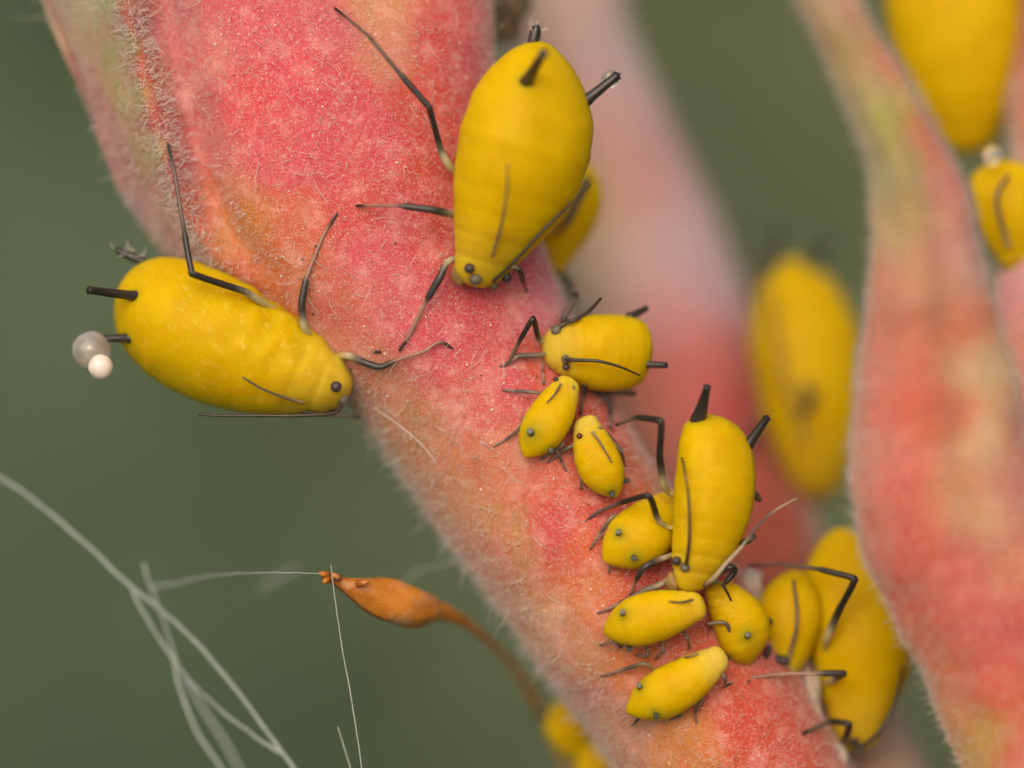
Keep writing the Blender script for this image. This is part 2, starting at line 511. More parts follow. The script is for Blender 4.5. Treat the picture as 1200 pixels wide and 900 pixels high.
stem_cols = [(60, 10, 319, 262, 200), (100, 50, 338, 278, 126), (105, 15, 348, 346, 200), (135, 60, 225, 283, 49), (125, 5, 266, 334, 110), (150, 110, 266, 290, 42), (175, 180, 292, 262, 49), (85, 80, 338, 148, 144), (110, 130, 358, 75, 110), (140, 190, 348, 93, 126), (165, 250, 358, 156, 175), (195, 250, 358, 213, 131), (190, 280, 334, 168, 152), (150, 15, 301, 29, 42), (168, 80, 319, 30, 22), (190, 140, 338, 32, 49), (205, 190, 358, 46, 72), (220, 240, 388, 46, 29), (200, 40, 442, 93, 131), (250, 60, 511, 102, 110), (225, 110, 442, 93, 117), (240, 180, 494, 109, 102), (300, 20, 523, 61, 93), (290, 120, 561, 53, 61), (350, 90, 548, 52, 80), (330, 180, 523, 52, 80), (400, 30, 511, 75, 110), (400, 100, 511, 47, 75), (400, 180, 499, 46, 74), (450, 60, 511, 181, 110), (430, 15, 499, 213, 91), (520, 50, 488, 45, 42), (560, 60, 465, 43, 67), (490, 130, 488, 45, 24), (450, 160, 499, 46, 74), (500, 200, 488, 45, 24), (515, 260, 465, 43, 22), (250, 230, 465, 109, 29), (280, 270, 442, 156, 20), (330, 330, 442, 109, 20), (290, 320, 420, 93, 20), (350, 270, 511, 109, 49), (420, 250, 499, 46, 49), (480, 250, 465, 43, 67), (440, 300, 511, 58, 87), (400, 360, 476, 102, 61), (450, 350, 476, 75, 93), (390, 420, 442, 148, 74), (440, 440, 465, 156, 87), (500, 400, 488, 52, 80), (560, 370, 453, 43, 66), (600, 330, 465, 43, 67), (625, 310, 488, 45, 72), (640, 350, 488, 109, 170), (560, 480, 499, 96, 73), (600, 450, 488, 58, 77), (480, 520, 358, 156, 51), (520, 570, 368, 156, 68), (540, 530, 442, 140, 62), (640, 560, 536, 102, 62), (600, 540, 499, 148, 79), (650, 620, 499, 52, 51), (600, 630, 431, 190, 62), (570, 660, 348, 148, 93), (640, 430, 488, 58, 24), (660, 480, 465, 46, 18), (700, 520, 442, 42, 17), (715, 480, 465, 43, 18), (720, 600, 442, 42, 17), (750, 560, 465, 96, 18), (760, 680, 420, 40, 17), (690, 640, 499, 82, 20), (700, 700, 499, 140, 36), (640, 740, 399, 190, 93), (690, 780, 442, 181, 79), (680, 820, 319, 109, 106), (740, 780, 476, 124, 18), (720, 860, 368, 156, 93), (800, 870, 499, 172, 31), (770, 740, 453, 82, 18), (850, 800, 488, 64, 20), (880, 840, 465, 43, 18), (910, 860, 442, 52, 23), (900, 780, 409, 38, 16), (840, 700, 399, 37, 16)]  # deeper oranges round the nymphs carry their contact shadow in the colour
ST = loft(stem_st, 240, 150, lump=.055, shape=ridge)
stem_me = grid_mesh('stem', ST - SO, [], 1) if False else None
def shifted(me, off):
    v = np.empty(len(me.vertices) * 3, np.float32); me.vertices.foreach_get('co', v)
    v = v.reshape(-1, 3) - np.asarray(off, np.float32); me.vertices.foreach_set('co', v.ravel()); me.update(); return me
def bvh_of(me):
    v = np.empty(len(me.vertices) * 3, np.float32); me.vertices.foreach_get('co', v)
    return BVHTree.FromPolygons(v.reshape(-1, 3).tolist(), [tuple(p.vertices) for p in me.polygons])
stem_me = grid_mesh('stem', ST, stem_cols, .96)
STEM = bvh_of(stem_me)
stem = link('stem', shifted(stem_me, SO), M_PLANT, shoot, label='thick downy red and orange stem with a folded yellow green edge')

def ray(bvh, px, py):
    o = Vector((0, -D, 0)); d = (Vector(W(px, py, 0)) - o).normalized()
    h = bvh.ray_cast(o, d)
    if h[0] is None:
        # nearest approach
        p = Vector(W(px, py, -.2)); q = bvh.find_nearest(p)
        return q[0].y, q[1], False
    return h[0].y, h[1], True
def stemY(px, py): return ray(STEM, px, py)[0]

def edgew(px, py):          # longer hairs towards the lower left edge
    return np.where((py > 430), 1.0, .8)
def leftedge(px, py):
    u = (px - 415) - (py - 475) * .72
    return np.exp(-(u / 75.0) ** 2) * (py > 420)
def foldline(px, py):
    x = np.interp(py, [0, 110, 250, 300], [148, 182, 215, 235])
    return np.exp(-((px - x) / 14.0) ** 2) * (py < 310)
parts = [hairs(ST, 36000, (.014, .045), (.006, .010), (.0, -.1, -.2), .55, -.1, edgew),
         hairs(ST, 4000, (.04, .10), (.004, .008), (.0, -.1, -.3), .7, -.1, edgew),
         hairs(ST, 3600, (.04, .2), (.004, .009), (.3, -.2, .5), .35, -.35, leftedge),
         hairs(ST, 1500, (.06, .18), (.007, .011), (.5, -.3, .2), .8, -.3, foldline, curl=1.0),
         hairs(ST, 5000, (.03, .09), (.004, .008), (.0, -.1, -.3), .8, -.1, lambda px, py: (py < 330) * 1.0),
         hairs(ST, 900, (.12, .34), (.007, .010), (.0, -.2, -.2), .8, -.1, edgew, curl=1.2)]
V, F = join_vf(parts)
link('stem_hair', mesh_np('stem_hair', V - SO, F), M_HAIR, stem, kind='stuff')
def grains(G, n, size, seedcol):
    vf = []
    Nn = grid_normals(G); r, c = G.shape[:2]
    cand = [(i, j) for i in range(20, r - 20) for j in range(c) if Nn[i, j, 1] < -.15]
    for k in range(n):
        i, j = random.choice(cand)
        rad = random.uniform(*size)
        v, f = ball(G[i, j] + Nn[i, j] * rad * .6 + rng.normal(size=3) * .004, rad, (1, 1, 1), 6, .5, k)
        vf.append((v, f))
    V, F, o = [], [], 0
    for v, f in vf:
        V.append(v); F += [tuple(x + o for x in q) for q in f]; o += len(v)
    return np.vstack(V), F
V, F = grains(ST, 420, (.004, .014), 0)
link('pale_grains', mesh_np('pale_grains', V - SO, F), M_SPECK, stem, kind='stuff')
V, F = grains(ST, 60, (.006, .014), 1)
link('dark_grains', mesh_np('dark_grains', V - SO, F), M_SOOT, stem, kind='stuff')

branch_st = [
 (560, -320, 690, -340, 6.20, .9, .9), (575, -150, 710, -160, 6.10, .9, .9), (590, 0, 728, 0, 6.00, .95, .9), (605, 120, 765, 100, 6.00, 1.0, .9), (625, 230, 815, 205, 5.90, 1.05, .9),
 (650, 330, 858, 300, 5.80, 1.1, .9), (690, 420, 896, 400, 5.60, 1.15, .9), (730, 510, 925, 490, 5.20, 1.15, .9), (790, 610, 950, 580, 4.00, 1.1, .9), (860, 710, 985, 690, 2.80, 1.0, .9), (920, 830, 1040, 800, 2.00, .9, .9), (990, 980, 1110, 950, 1.60, .9, .9), (1080, 1200, 1200, 1150, 1.20, .9, .9)]
branch_cols = [(640, 0, 473, 360, 291), (700, 20, 485, 360, 342), (720, 80, 419, 360, 378), (690, 120, 508, 297, 279), (760, 180, 408, 240, 252), (740, 220, 508, 228, 240), (690, 230, 468, 360, 195), (680, 300, 533, 486, 273), (740, 310, 558, 376, 416), (800, 270, 460, 361, 393), (780, 370, 572, 233, 260), (700, 350, 514, 419, 325), (840, 330, 437, 334, 372), (830, 430, 520, 91, 102), (770, 450, 545, 120, 107), (740, 470, 558, 204, 107), (880, 470, 460, 58, 63), (900, 540, 332, 42, 15), (930, 590, 233, 29, 10), (890, 640, 352, 43, 17), (960, 660, 158, 39, 6), (950, 800, 437, 218, 245), (1030, 860, 484, 376, 265)]  # dark maroon near the lower end has the shadow there painted in
BRG = loft(branch_st, 90, 64, lump=.05)
branch = link('branch', shifted(grid_mesh('branch', BRG, branch_cols, 1.0, 75), SO), M_PLANT_FAR, shoot, label='pale pink branch out of focus behind the red stem')
V, F = hairs(BRG, 5000, (.05, .14), (.007, .010), (0, -.1, -.2), .6, -.4)
link('branch_hair', mesh_np('branch_hair', V - SO, F), M_HAIR, branch, kind='stuff')
BRANCH = BVHTree.FromPolygons(BRG.reshape(-1, 3).tolist(), [(i * 64 + j, i * 64 + (j + 1) % 64, (i + 1) * 64 + (j + 1) % 64, (i + 1) * 64 + j) for i in range(89) for j in range(64)])

# curved leaf in front, right
fleaf_st = [
 (840, -280, 900, -310, -5.2, .3, .3), (885, -120, 950, -150, -4.9, .3, .3), (932, 0, 996, -20, -4.5, .34, .3), (974, 80, 1042, 58, -4.2, .38, .3), (1006, 165, 1096, 148, -3.9, .42, .32), (1022, 245, 1136, 235, -3.6, .48, .34),
 (1020, 330, 1158, 330, -3.3, .55, .36), (1006, 430, 1186, 430, -3.0, .62, .4), (998, 540, 1206, 520, -2.8, .68, .42), (1010, 640, 1232, 600, -2.6, .7, .45), (1048, 722, 1270, 680, -2.4, .7, .45), (1086, 800, 1310, 770, -2.25, .7, .45), (1122, 890, 1350, 870, -2.1, .7, .45), (1165, 1010, 1400, 1000, -2.0, .7, .45), (1220, 1190, 1460, 1180, -2.0, .7, .45)]
fleaf_cols = [(945, 5, 447, 378, 183), (990, 10, 456, 259, 163), (1000, 60, 410, 378, 89), (1035, 60, 486, 114, 100), (1010, 120, 393, 378, 163), (1035, 140, 343, 365, 25), (1050, 190, 336, 355, 59), (1030, 200, 384, 411, 229), (1085, 160, 476, 92, 77), (1105, 220, 466, 154, 143), (1030, 270, 447, 378, 192), (1065, 250, 419, 327, 89), (1110, 290, 476, 189, 151), (1130, 300, 419, 249, 239), (1040, 330, 516, 199, 128), (1090, 330, 486, 259, 115), (1060, 400, 526, 129, 71), (1120, 380, 466, 122, 50), (1020, 440, 506, 189, 143), (1060, 470, 558, 83, 50), (1110, 480, 506, 92, 32), (1145, 440, 485, 353, 187), (1160, 520, 515, 392, 210), (1010, 540, 506, 209, 159), (1060, 560, 581, 85, 59), (1120, 570, 537, 228, 95), (1150, 600, 505, 310, 157), (1190, 570, 456, 162, 143), (1195, 520, 393, 67, 50), (1020, 620, 516, 137, 89), (1070, 640, 548, 83, 54), (1130, 660, 516, 80, 63), (1180, 660, 526, 189, 108), (1060, 700, 506, 78, 40), (1120, 730, 506, 78, 62), (1180, 740, 486, 75, 59), (1075, 750, 447, 92, 30), (1100, 790, 486, 137, 35), (1140, 800, 495, 78, 61), (1190, 810, 506, 78, 35), (1110, 850, 456, 209, 50), (1150, 870, 428, 304, 35), (1190, 890, 506, 84, 66)]
def midrib(s, u): return .10 * np.exp(-((u - .62) / .12) ** 2) - .08 * np.exp(-((u - .3) / .15) ** 2)
FLG = loft(fleaf_st, 150, 72, lump=.05, lump_scale=1.4, shape=midrib)
fleaf = link('curved_leaf', grid_mesh('curved_leaf', FLG, fleaf_cols, .95, 46), M_LEAF, None, 'curved downy pink leaf base with a green streak in front at the right', 'leaf')
V, F = join_vf([hairs(FLG, 12000, (.03, .10), (.006, .009), (-.2, -.1, -.2), .6, -.45), hairs(FLG, 800, (.05, .18), (.004, .008), (-.6, -.1, .1), .5, -.45, lambda px, py: (np.exp(-((px - np.interp(py, [430, 540, 640, 722, 800, 890], [1006, 998, 1010, 1048, 1086, 1122])) / 16) ** 2)))])
link('leaf_hair', mesh_np('leaf_hair', V, F), M_HAIR, fleaf, kind='stuff')

# stem at the right edge
side_st = [(1240, -260, 1420, -260, 3, .8, .8), (1215, -100, 1400, -100, 2.6, .8, .8), (1192, 20, 1380, 20, 2.2, .8, .8), (1182, 120, 1360, 120, 1.8, .8, .8), (1184, 210, 1350, 210, 1.4, .8, .8), (1170, 300, 1340, 300, 1.0, .8, .8), (1158, 370, 1330, 370, .7, .8, .8), (1156, 460, 1330, 460, .5, .8, .8), (1160, 560, 1340, 560, .3, .8, .8), (1180, 700, 1360, 700, 0, .8, .8), (1220, 900, 1420, 900, -.4, .8, .8), (1280, 1200, 1480, 1200, -.6, .8, .8)]
side_cols = [(1195, 20, 288, 24, 9), (1195, 120, 394, 142, 75), (1190, 200, 519, 280, 223), (1190, 330, 546, 249, 262), (1175, 350, 560, 193, 202), (1170, 420, 519, 312, 115), (1195, 420, 560, 193, 191), (1180, 520, 430, 63, 67)]
SDG = loft(side_st, 70, 48, lump=.05)
side = link('side_stem', grid_mesh('side_stem', SDG, side_cols, 1.0, 40), M_PLANT_FAR, None, 'pink stem cut by the right edge of the picture, behind the curved leaf', 'stem')
V, F = hairs(SDG, 4000, (.05, .14), (.007, .010), (-.2, -.1, -.2), .6, -.4)
link('side_hair', mesh_np('side_hair', V, F), M_HAIR, side, kind='stuff')
SIDE = BVHTree.FromPolygons(SDG.reshape(-1, 3).tolist(), [(i * 48 + j, i * 48 + (j + 1) % 48, (i + 1) * 48 + (j + 1) % 48, (i + 1) * 48 + j) for i in range(69) for j in range(48)])

# ------------------------------------------------------------------ aphids
PROF = {
 'adult':  ([0, .03, .08, .16, .27, .40, .53, .65, .75, .83, .90, .955, .985, 1], [0, .30, .53, .77, .95, 1, .95, .83, .69, .56, .45, .36, .24, 0]),
 'hang':  ([0, .02, .07, .12, .25, .35, .47, .62, .76, .85, .93, .98, 1], [0, .36, .63, .79, .97, 1, .99, .89, .75, .62, .46, .28, 0]),
 'blunt':  ([0, .025, .08, .18, .30, .42, .55, .66, .76, .84, .90, .955, .985, 1], [0, .46, .77, .93, .99, 1, .96, .87, .77, .66, .55, .42, .28, 0]),
 'oval':   ([0, .03, .10, .20, .35, .50, .65, .80, .90, .96, 1], [0, .32, .62, .84, 1, 1, .93, .77, .58, .38, 0]),
 'round':  ([0, .03, .09, .18, .30, .44, .57, .68, .76, .84, .91, .96, .985, 1], [0, .40, .68, .90, 1, .98, .90, .76, .62, .52, .44, .36, .24, 0]),
 'nymph':  ([0, .02, .07, .16, .28, .42, .56, .68, .79, .87, .93, .97, .99, 1], [0, .18, .42, .72, .94, 1, .96, .87, .74, .63, .54, .44, .28, 0]),
}
APHIDS = []
class Aphid: pass
def aphid(label, rear, head, hw, yr, yh, roll=0, prof='adult', bend=0, hd=.88, hv=.72, seg=.006, margin=0, waxy=.4, headmix=.35, hosts=STEM,
          legs=(), feelers=(), eyes=(), tubes=(), cauda=None, tubercles=(), leg_kind='dark', group='yellow aphids on the plant', res=(110, 60), arch=.12, red_eyes=False, pleura=0, snout=None):
    R0, H0 = Vector(W(*rear, yr)), Vector(W(*head, yh))
    ax = H0 - R0; L = ax.length; ax.normalize()
    mid = (R0 + H0) / 2
    view = (Vector((0, -D, 0)) - mid).normalized()
    s = ax.cross(view).normalized(); d = s.cross(ax).normalized()
    if d.dot(view) < 0: d, s = -d, -s
    sv = s.copy(); q = Matrix.Rotation(math.radians(roll), 3, ax); d = q @ d; s = q @ s
    hw_w = hw / 100 * (D + (yr + yh) / 2) / D
    T, Wd = PROF[prof]
    nr, nc = res
    t = .5 - .5 * np.cos(np.linspace(0, math.pi, nr))
    # smooth interpolation of the squared half width gives round ends
    tt = np.linspace(0, 1, 400); w2 = np.interp(tt, T, np.array(Wd) ** 2)
    ker = np.hanning(23); ker /= ker.sum(); pad = np.r_[np.zeros(11), w2, np.zeros(11)]
    w2s = np.convolve(pad, ker, 'valid'); edge = np.minimum(np.minimum(tt, 1 - tt) / .04, 1); w2 = w2 * (1 - edge) + w2s * edge
    wid = np.sqrt(np.maximum(np.interp(t, tt, w2), 0))
    th = np.linspace(0, 2 * math.pi, nc, endpoint=False)
    grooves = [.12, .2, .28, .36, .44, .52, .60, .69]
    V, hm, wx = [], [], []
    seed = Vector((rear[0] * .013, rear[1] * .017, hw))
    for i in range(nr):
        g = sum((1.0 if x < .58 else 2.4) * math.exp(-((t[i] - x) / .010) ** 2) for x in grooves)
        g += 4.5 * math.exp(-((t[i] - .885) / .013) ** 2) * 1.7 + 5.0 * math.exp(-((t[i] - .79) / .013) ** 2)
        cen = R0 + ax * (L * t[i]) + sv * (bend / 100 * 4 * t[i] * (1 - t[i])) + d * (hw_w * arch * (4 * t[i] * (1 - t[i]) - .6))
        for j in range(nc):
            c_, s_ = math.cos(th[j]), math.sin(th[j])
            c2 = math.copysign(abs(c_) ** .92, c_); s2 = math.copysign(abs(s_) ** .92, s_)
            k = 1 - seg * g * (1 if s_ > -.2 else .4)
            if margin:
                k -= margin * math.exp(-((abs(c_) - .80) / .045) ** 2) * (s_ > 0) * (t[i] > .06) * (t[i] < .9)
            h = hd if s_ > 0 else hv
            hh = h * (1 if t[i] < .75 else 1 - .15 * (t[i] - .75) / .25)
            p = cen + s * (hw_w * wid[i] * c2 * k) + d * (hw_w * wid[i] * hh * s2 * k)
            lm = noise.noise(p * (2.2 / max(hw_w, .25)) + seed) * .018 * hw_w + noise.noise(p * 7 + seed) * .006 * hw_w
            if pleura: lm += pleura * hw_w * noise.noise(p * 4.5 + seed) * min(1, max(0, (t[i] - .35) / .2)) * min(1, max(0, (.65 - s_) / .4))
            rad = (p - cen)
            if rad.length > 1e-6: p = p + rad.normalized() * lm * min(1, wid[i] * 2)
            V.append(p); hm.append(headmix * min(1, max(0, (t[i] - .70) / .2))); wx.append(waxy * (0.35 + .65 * (1 if s_ < .5 else .3) * min(1, max(0, t[i] - .1) / .3)))
    F = []
    for i in range(nr - 1):
        for j in range(nc):
            j2 = (j + 1) % nc
            F.append((i * nc + j, i * nc + j2, (i + 1) * nc + j2, (i + 1) * nc + j))
    bvh = BVHTree.FromPolygons(V, F)
    base = mid - d * hw_w * hv
    root = empty('yellow_aphid', base, label, 'aphid', group)
    RB = np.array(base)
    A = Aphid(); A.root = root; A.bvh = bvh; A.d = d; A.s = s; A.ax = ax; A.mid = mid; A.L = L; A.hw = hw_w; A.R0 = R0
    Vn = np.array(V)
    halo = np.zeros(len(Vn))
    def body_y(px, py): return ray(bvh, px, py)
    def cy(px, py):       # depth of the body's axis at this picture place
        p = Vector(W(px, py, (yr + yh) / 2)); k = max(0, min(1, (p - R0).dot(ax) / L)); return (R0 + ax * (L * k)).y
    def place(pts):
        out = []
        for p in pts:
            x, y = p[0], p[1]
            v = p[2] if len(p) > 2 else None
            if v is None: out.append([x, y, None])
            elif isinstance(v, str):
                off = float(v[1:] or 0)
                if v[0] == 's':
                    yv = ray(hosts, x, y)[0]
                else:
                    yv = body_y(x, y)[0]
                out.append([x, y, yv - off])
            else: out.append([x, y, cy(x, y) + v])
        if out[0][2] is None: out[0][2] = body_y(out[0][0], out[0][1])[0] + .04
        if out[-1][2] is None: out[-1][2] = ray(hosts, out[-1][0], out[-1][1])[0] - .02
        known = [i for i, o in enumerate(out) if o[2] is not None]
        for a, b in zip(known, known[1:]):
            dd = [0]
            for i in range(a, b): dd.append(dd[-1] + math.hypot(out[i + 1][0] - out[i][0], out[i + 1][1] - out[i][1]))
            for i in range(a + 1, b): out[i][2] = out[a][2] + (out[b][2] - out[a][2]) * dd[i - a] / max(dd[-1], 1e-6)
        P = np.array([W(*o) for o in out])
        if not body_y(pts[0][0], pts[0][1])[2]:
            q = bvh.find_nearest(Vector(P[0])); q = np.array(q[0] - q[1] * .04)
            P = np.vstack([q, P]) if np.linalg.norm(q - P[0]) > .06 else np.vstack([q, P[1:]])
        return P
    def mirror(p):
        p = Vector(p); return p - s * (2 * (p - mid).dot(s))
    # wax tubes on the rear
    for tb in tubes:
        (bx, by), (tx, ty), dy, r0, r1 = tb[:5]; hide = tb[5] if len(tb) > 5 else .06
        yb, _, hit = body_y(bx, by)
        B0 = W(bx, by, yb + hide * .5)
        if not hit:
            B0 = np.array(bvh.find_nearest(Vector(W(bx, by, cy(bx, by))))[0]); yb = B0[1]
        T0 = W(tx, ty, yb + dy)
        dirv = (T0 - B0)
        P = [B0 - dirv * .12, B0, B0 + dirv * .15, B0 + dirv * .5, B0 + dirv * .93, T0, T0 + dirv * .02]
        Rr = [r0 * 1.15, r0 * 1.15, r0 * .95, (r0 + r1) * .48, r1, r1 * 1.15, r1 * .7]
        v, f, u = tube(P, Rr, 12, 22)
        stubby = np.linalg.norm(dirv) < .13
        link('siphon_tube', mesh_np('siphon_tube', v - RB, f, {'along': u}), M_LIMB['stub' if stubby else 'black'], root)
        dd = np.linalg.norm(Vn - B0, axis=1)
        halo = np.maximum(halo, np.exp(-(dd / (r0 * (3.4 if stubby else 1.6))) ** 2) * (.62 if stubby else .4))
    body = link('body', mesh_np('body', Vn - RB, F, {'headmix': hm, 'waxy': wx, 'halo': halo}), M_BODY, root)
    for e_ in eyes:
        ex, ey, er = e_[0], e_[1], e_[2] * .86
        yb, nrm, _ = body_y(ex, ey)
        p0 = Vector(W(ex, ey, yb)) - nrm * (er / 100 * .58)
        for p in ([p0] if len(e_) > 3 else [p0, mirror(p0)]):
            v, f = ball(p, er / 100, (1, 1, 1), 14, .06, ex)
            link('eye', mesh_np('eye', v - RB, f), M_EYE_RED if red_eyes else M_EYE, root)
    for (ex, ey, er) in tubercles:
        yb, nrm, _ = body_y(ex, ey)
        v, f = ball(Vector(W(ex, ey, yb)), er / 100, (1, 1, 1), 12, .15, ey)
        link('feeler_socket', mesh_np('feeler_socket', v - RB, f), M_TUBERCLE, root)
    if snout:
        v, f = ball(W(snout[0], snout[1], cy(snout[0], snout[1]) - .02), snout[2] / 100, (.8, .8, 1.15), 14, .25, 5)
        link('snout', mesh_np('snout', v - RB, f), M_SNOUT, root)
    for fl in feelers:
        pts, r0, r1, kind = fl
        P = place(pts)
        m_ = max(24, 6 * len(P))
        v, f, u = tube(P, np.linspace(r0, r1, len(P)), 8, m_)
        # ringed joints
        link('antenna', mesh_np('antenna', v - RB, f, {'along': u}), M_LIMB[kind], root)
    for lg in legs:
        pts, rad = lg[0], lg[1]; kind = lg[2] if len(lg) > 2 else leg_kind
        P = place(pts)
        rad = rad * .76 if isinstance(rad, (int, float)) else [x * .76 for x in rad]
        if isinstance(rad, (int, float)):
            k = len(P); rad = list(np.interp(np.linspace(0, 1, k), [0, .25, .5, .6, 1], [rad * 1.0, rad, rad * .8, rad * .62, rad * .45]))
        rad = [rad[0]] * (len(P) - len(rad)) + list(rad)
        # keep the knees crisp: a ring just before and after every joint
        Q, Rq = [P[0]], [rad[0]]
        for i in range(1, len(P)):
            a, b_ = P[i - 1], P[i]; ln_ = np.linalg.norm(b_ - a)
            e = min(.05, ln_ * .25)
            dirn = (b_ - a) / max(ln_, 1e-6)
            Q.append(a + dirn * e); Rq.append(rad[i - 1] * .96 + rad[i] * .04)
            Q.append(b_ - dirn * e); Rq.append(rad[i - 1] * .75 + rad[i] * .25 if i < len(P) - 1 else rad[i])
            if i == len(P) - 1: Q.append(b_); Rq.append(rad[i] * .8)
        drop = [rad[i - 1] / rad[i] for i in range(1, len(P) - 1)]
        kn = (1 + int(np.argmax(drop))) if len(drop) > 1 else max(1, len(P) - 2)
        v, f, u = tube(Q, Rq, 9, len(Q) * 3)
        Pk = np.vstack([P[:-1], Q[-1:]])
        cl = np.r_[0, np.cumsum(np.linalg.norm(np.diff(P, axis=0), axis=1))] / np.linalg.norm(np.diff(P, axis=0), axis=1).sum()
        if len(P) > 2: u = np.interp(u, [0, cl[kn], 1], [0, .46, 1])
        link('leg', mesh_np('leg', v - RB, f, {'along': u}), M_LIMB[kind], root)
    if cauda:
        (bx, by), (tx, ty), r0 = cauda
        yb = cy(bx, by); yb = min(yb, body_y(bx, by)[0] + .25) if roll == 0 else yb
        B0, T0 = W(bx, by, yb), W(tx, ty, yb)
        if not body_y(bx, by)[2]: B0 = np.array(bvh.find_nearest(Vector(B0))[0])
        P = [B0, B0 * .6 + T0 * .4, B0 * .2 + T0 * .8, T0]
        v, f, u = tube(P, [r0, r0 * 1.05, r0 * .95, r0 * .55], 10, 14)
        ca = link('cauda', mesh_np('cauda', v - RB, f, {'along': u}), M_LIMB['black'], root)
        bv, bf = [], []
        for k_ in range(14):                                  # fine bristles on the tail
            c0 = B0 + (T0 - B0) * rng.uniform(.1, 1); dr = rng.normal(size=3) + np.array([0, -.3, .8]); dr /= np.linalg.norm(dr)
            vv, ff, uu = tube([c0, c0 + dr * .07, c0 + dr * .14 + rng.normal(size=3) * .02], [.006, .005, .002], 4)
            bf += [tuple(x_ + sum(len(z) for z in bv) for x_ in q_) for q_ in ff]; bv.append(vv)
        link('bristles', mesh_np('bristles', np.vstack(bv) - RB, bf), M_HAIR, ca, kind='stuff')
    APHIDS.append(A)
    return A

def sy(px, py, h): return stemY(px, py) - h

# --- big adult, head down, beside the red shoulder of the stem
A1 = aphid('largest adult yellow aphid facing head down beside the red upper stem', (640, 50), (556, 337), 82, -1.75, -1.5, -36, 'adult', bend=-6, margin=.006, waxy=.25, headmix=.25,
  legs=[([(540, 205, .12), (527, 196, -.02), (517, 178, -.08), (503, 126, -.25), (470, 88), (432, 42, -.25), (393, 10, 's.02')], [.06, .068, .05, .05, .032, .028, .02], 'dark'),
        ([(540, 252, .1), (525, 250, -.15), (508, 246, -.3), (470, 241, -.3), (418, 241, 's.02')], [.06, .065, .06, .03, .022], 'brown'),
        ([(538, 302, .1), (524, 306, -.05), (515, 326, -.1), (500, 352), (479, 394), (468, 411, 's.02')], [.05, .055, .06, .03, .026, .024], 'brown'),
        ([(590, 310, .05), (596, 309, .0), (609, 316, -.05), (613, 330), (618, 342, 's.02')], [.045, .05, .045, .028, .018], 'dark')],
  feelers=[([(577, 300, 'b.03'), (588, 262, 'b.16'), (594, 225, 'b.2'), (595, 192, 'b.2')], .022, .010, 'feeler_grey'),
           ([(578, 330, 'b.02'), (603, 306, -.25), (641, 265, -.3), (668, 240, -.2), (692, 216, -.1)], .024, .009, 'feeler')],
  snout=(538, 320, 12), eyes=[(551, 313, 7)], tubercles=[(557, 327, 7.5), (579, 334, 5)],
  tubes=[((617, 96), (637, 62), -.55, .075, .05), ((690, 116), (724, 88), .0, .065, .052)],
  cauda=((624, 52), (629, 30), .065))
# --- big adult on the left edge, side on
A2 = aphid('plump adult yellow aphid hanging off the left stem edge with honeydew beads', (139, 338), (410, 462), 77, -.75, -1.0, 62, 'hang', bend=4, hd=.98, hv=.92, waxy=1.0, headmix=.35, arch=.04, pleura=.06,
  legs=[([(322, 362, 'b-.05'), (310, 356, 'b.05'), (288, 342, 'b.2'), (225, 321, -.95), (216, 272, -.9), (205, 205, -.7), (197, 168, 's.05')], [.05, .062, .055, .05, .034, .03, .022], 'dark'),
        ([(362, 392, 'b-.05'), (356, 384, -.35), (353, 357, -.45), (359, 325), (379, 275), (395, 250, 's.03')], [.06, .062, .06, .03, .027, .02], 'brown'),
        ([(398, 418, 'b-.05'), (408, 416, -.2), (424, 424, -.3), (446, 431), (462, 423), (497, 412, 's.1'), (516, 399, 's.08'), (531, 409, 's.0')], [.06, .06, .055, .05, .022, .022, .026, .018], 'brown'),
        ([(405, 440, .1), (414, 430, -.0), (418, 415, .0), (446, 412, 's.05')], [.05, .045, .035, .022], 'dark'),
        ([(352, 481, 'b-.05'), (345, 480, -.1), (365, 484, -.1), (392, 487), (422, 489, .1)], [.03, .035, .03, .026, .018], 'dark')],
  feelers=[([(356, 472, 'b.02'), (334, 466, 'b.1'), (308, 456, 'b.14'), (284, 442, 'b.15')], .022, .010, 'feeler_grey'),
           ([(402, 470, 'b.02'), (392, 484, -.3), (350, 487, -.45), (300, 487, -.5), (258, 487, -.5), (233, 486, -.5)], .026, .012, 'feeler')],
  eyes=[(392, 453, 7.5)], tubercles=[(402, 468, 7)],
  tubes=[((158, 347), (104, 340), -.35, .06, .045), ((150, 396), (119, 397), .1, .055, .042)],
  cauda=((168, 304), (136, 293), .05))
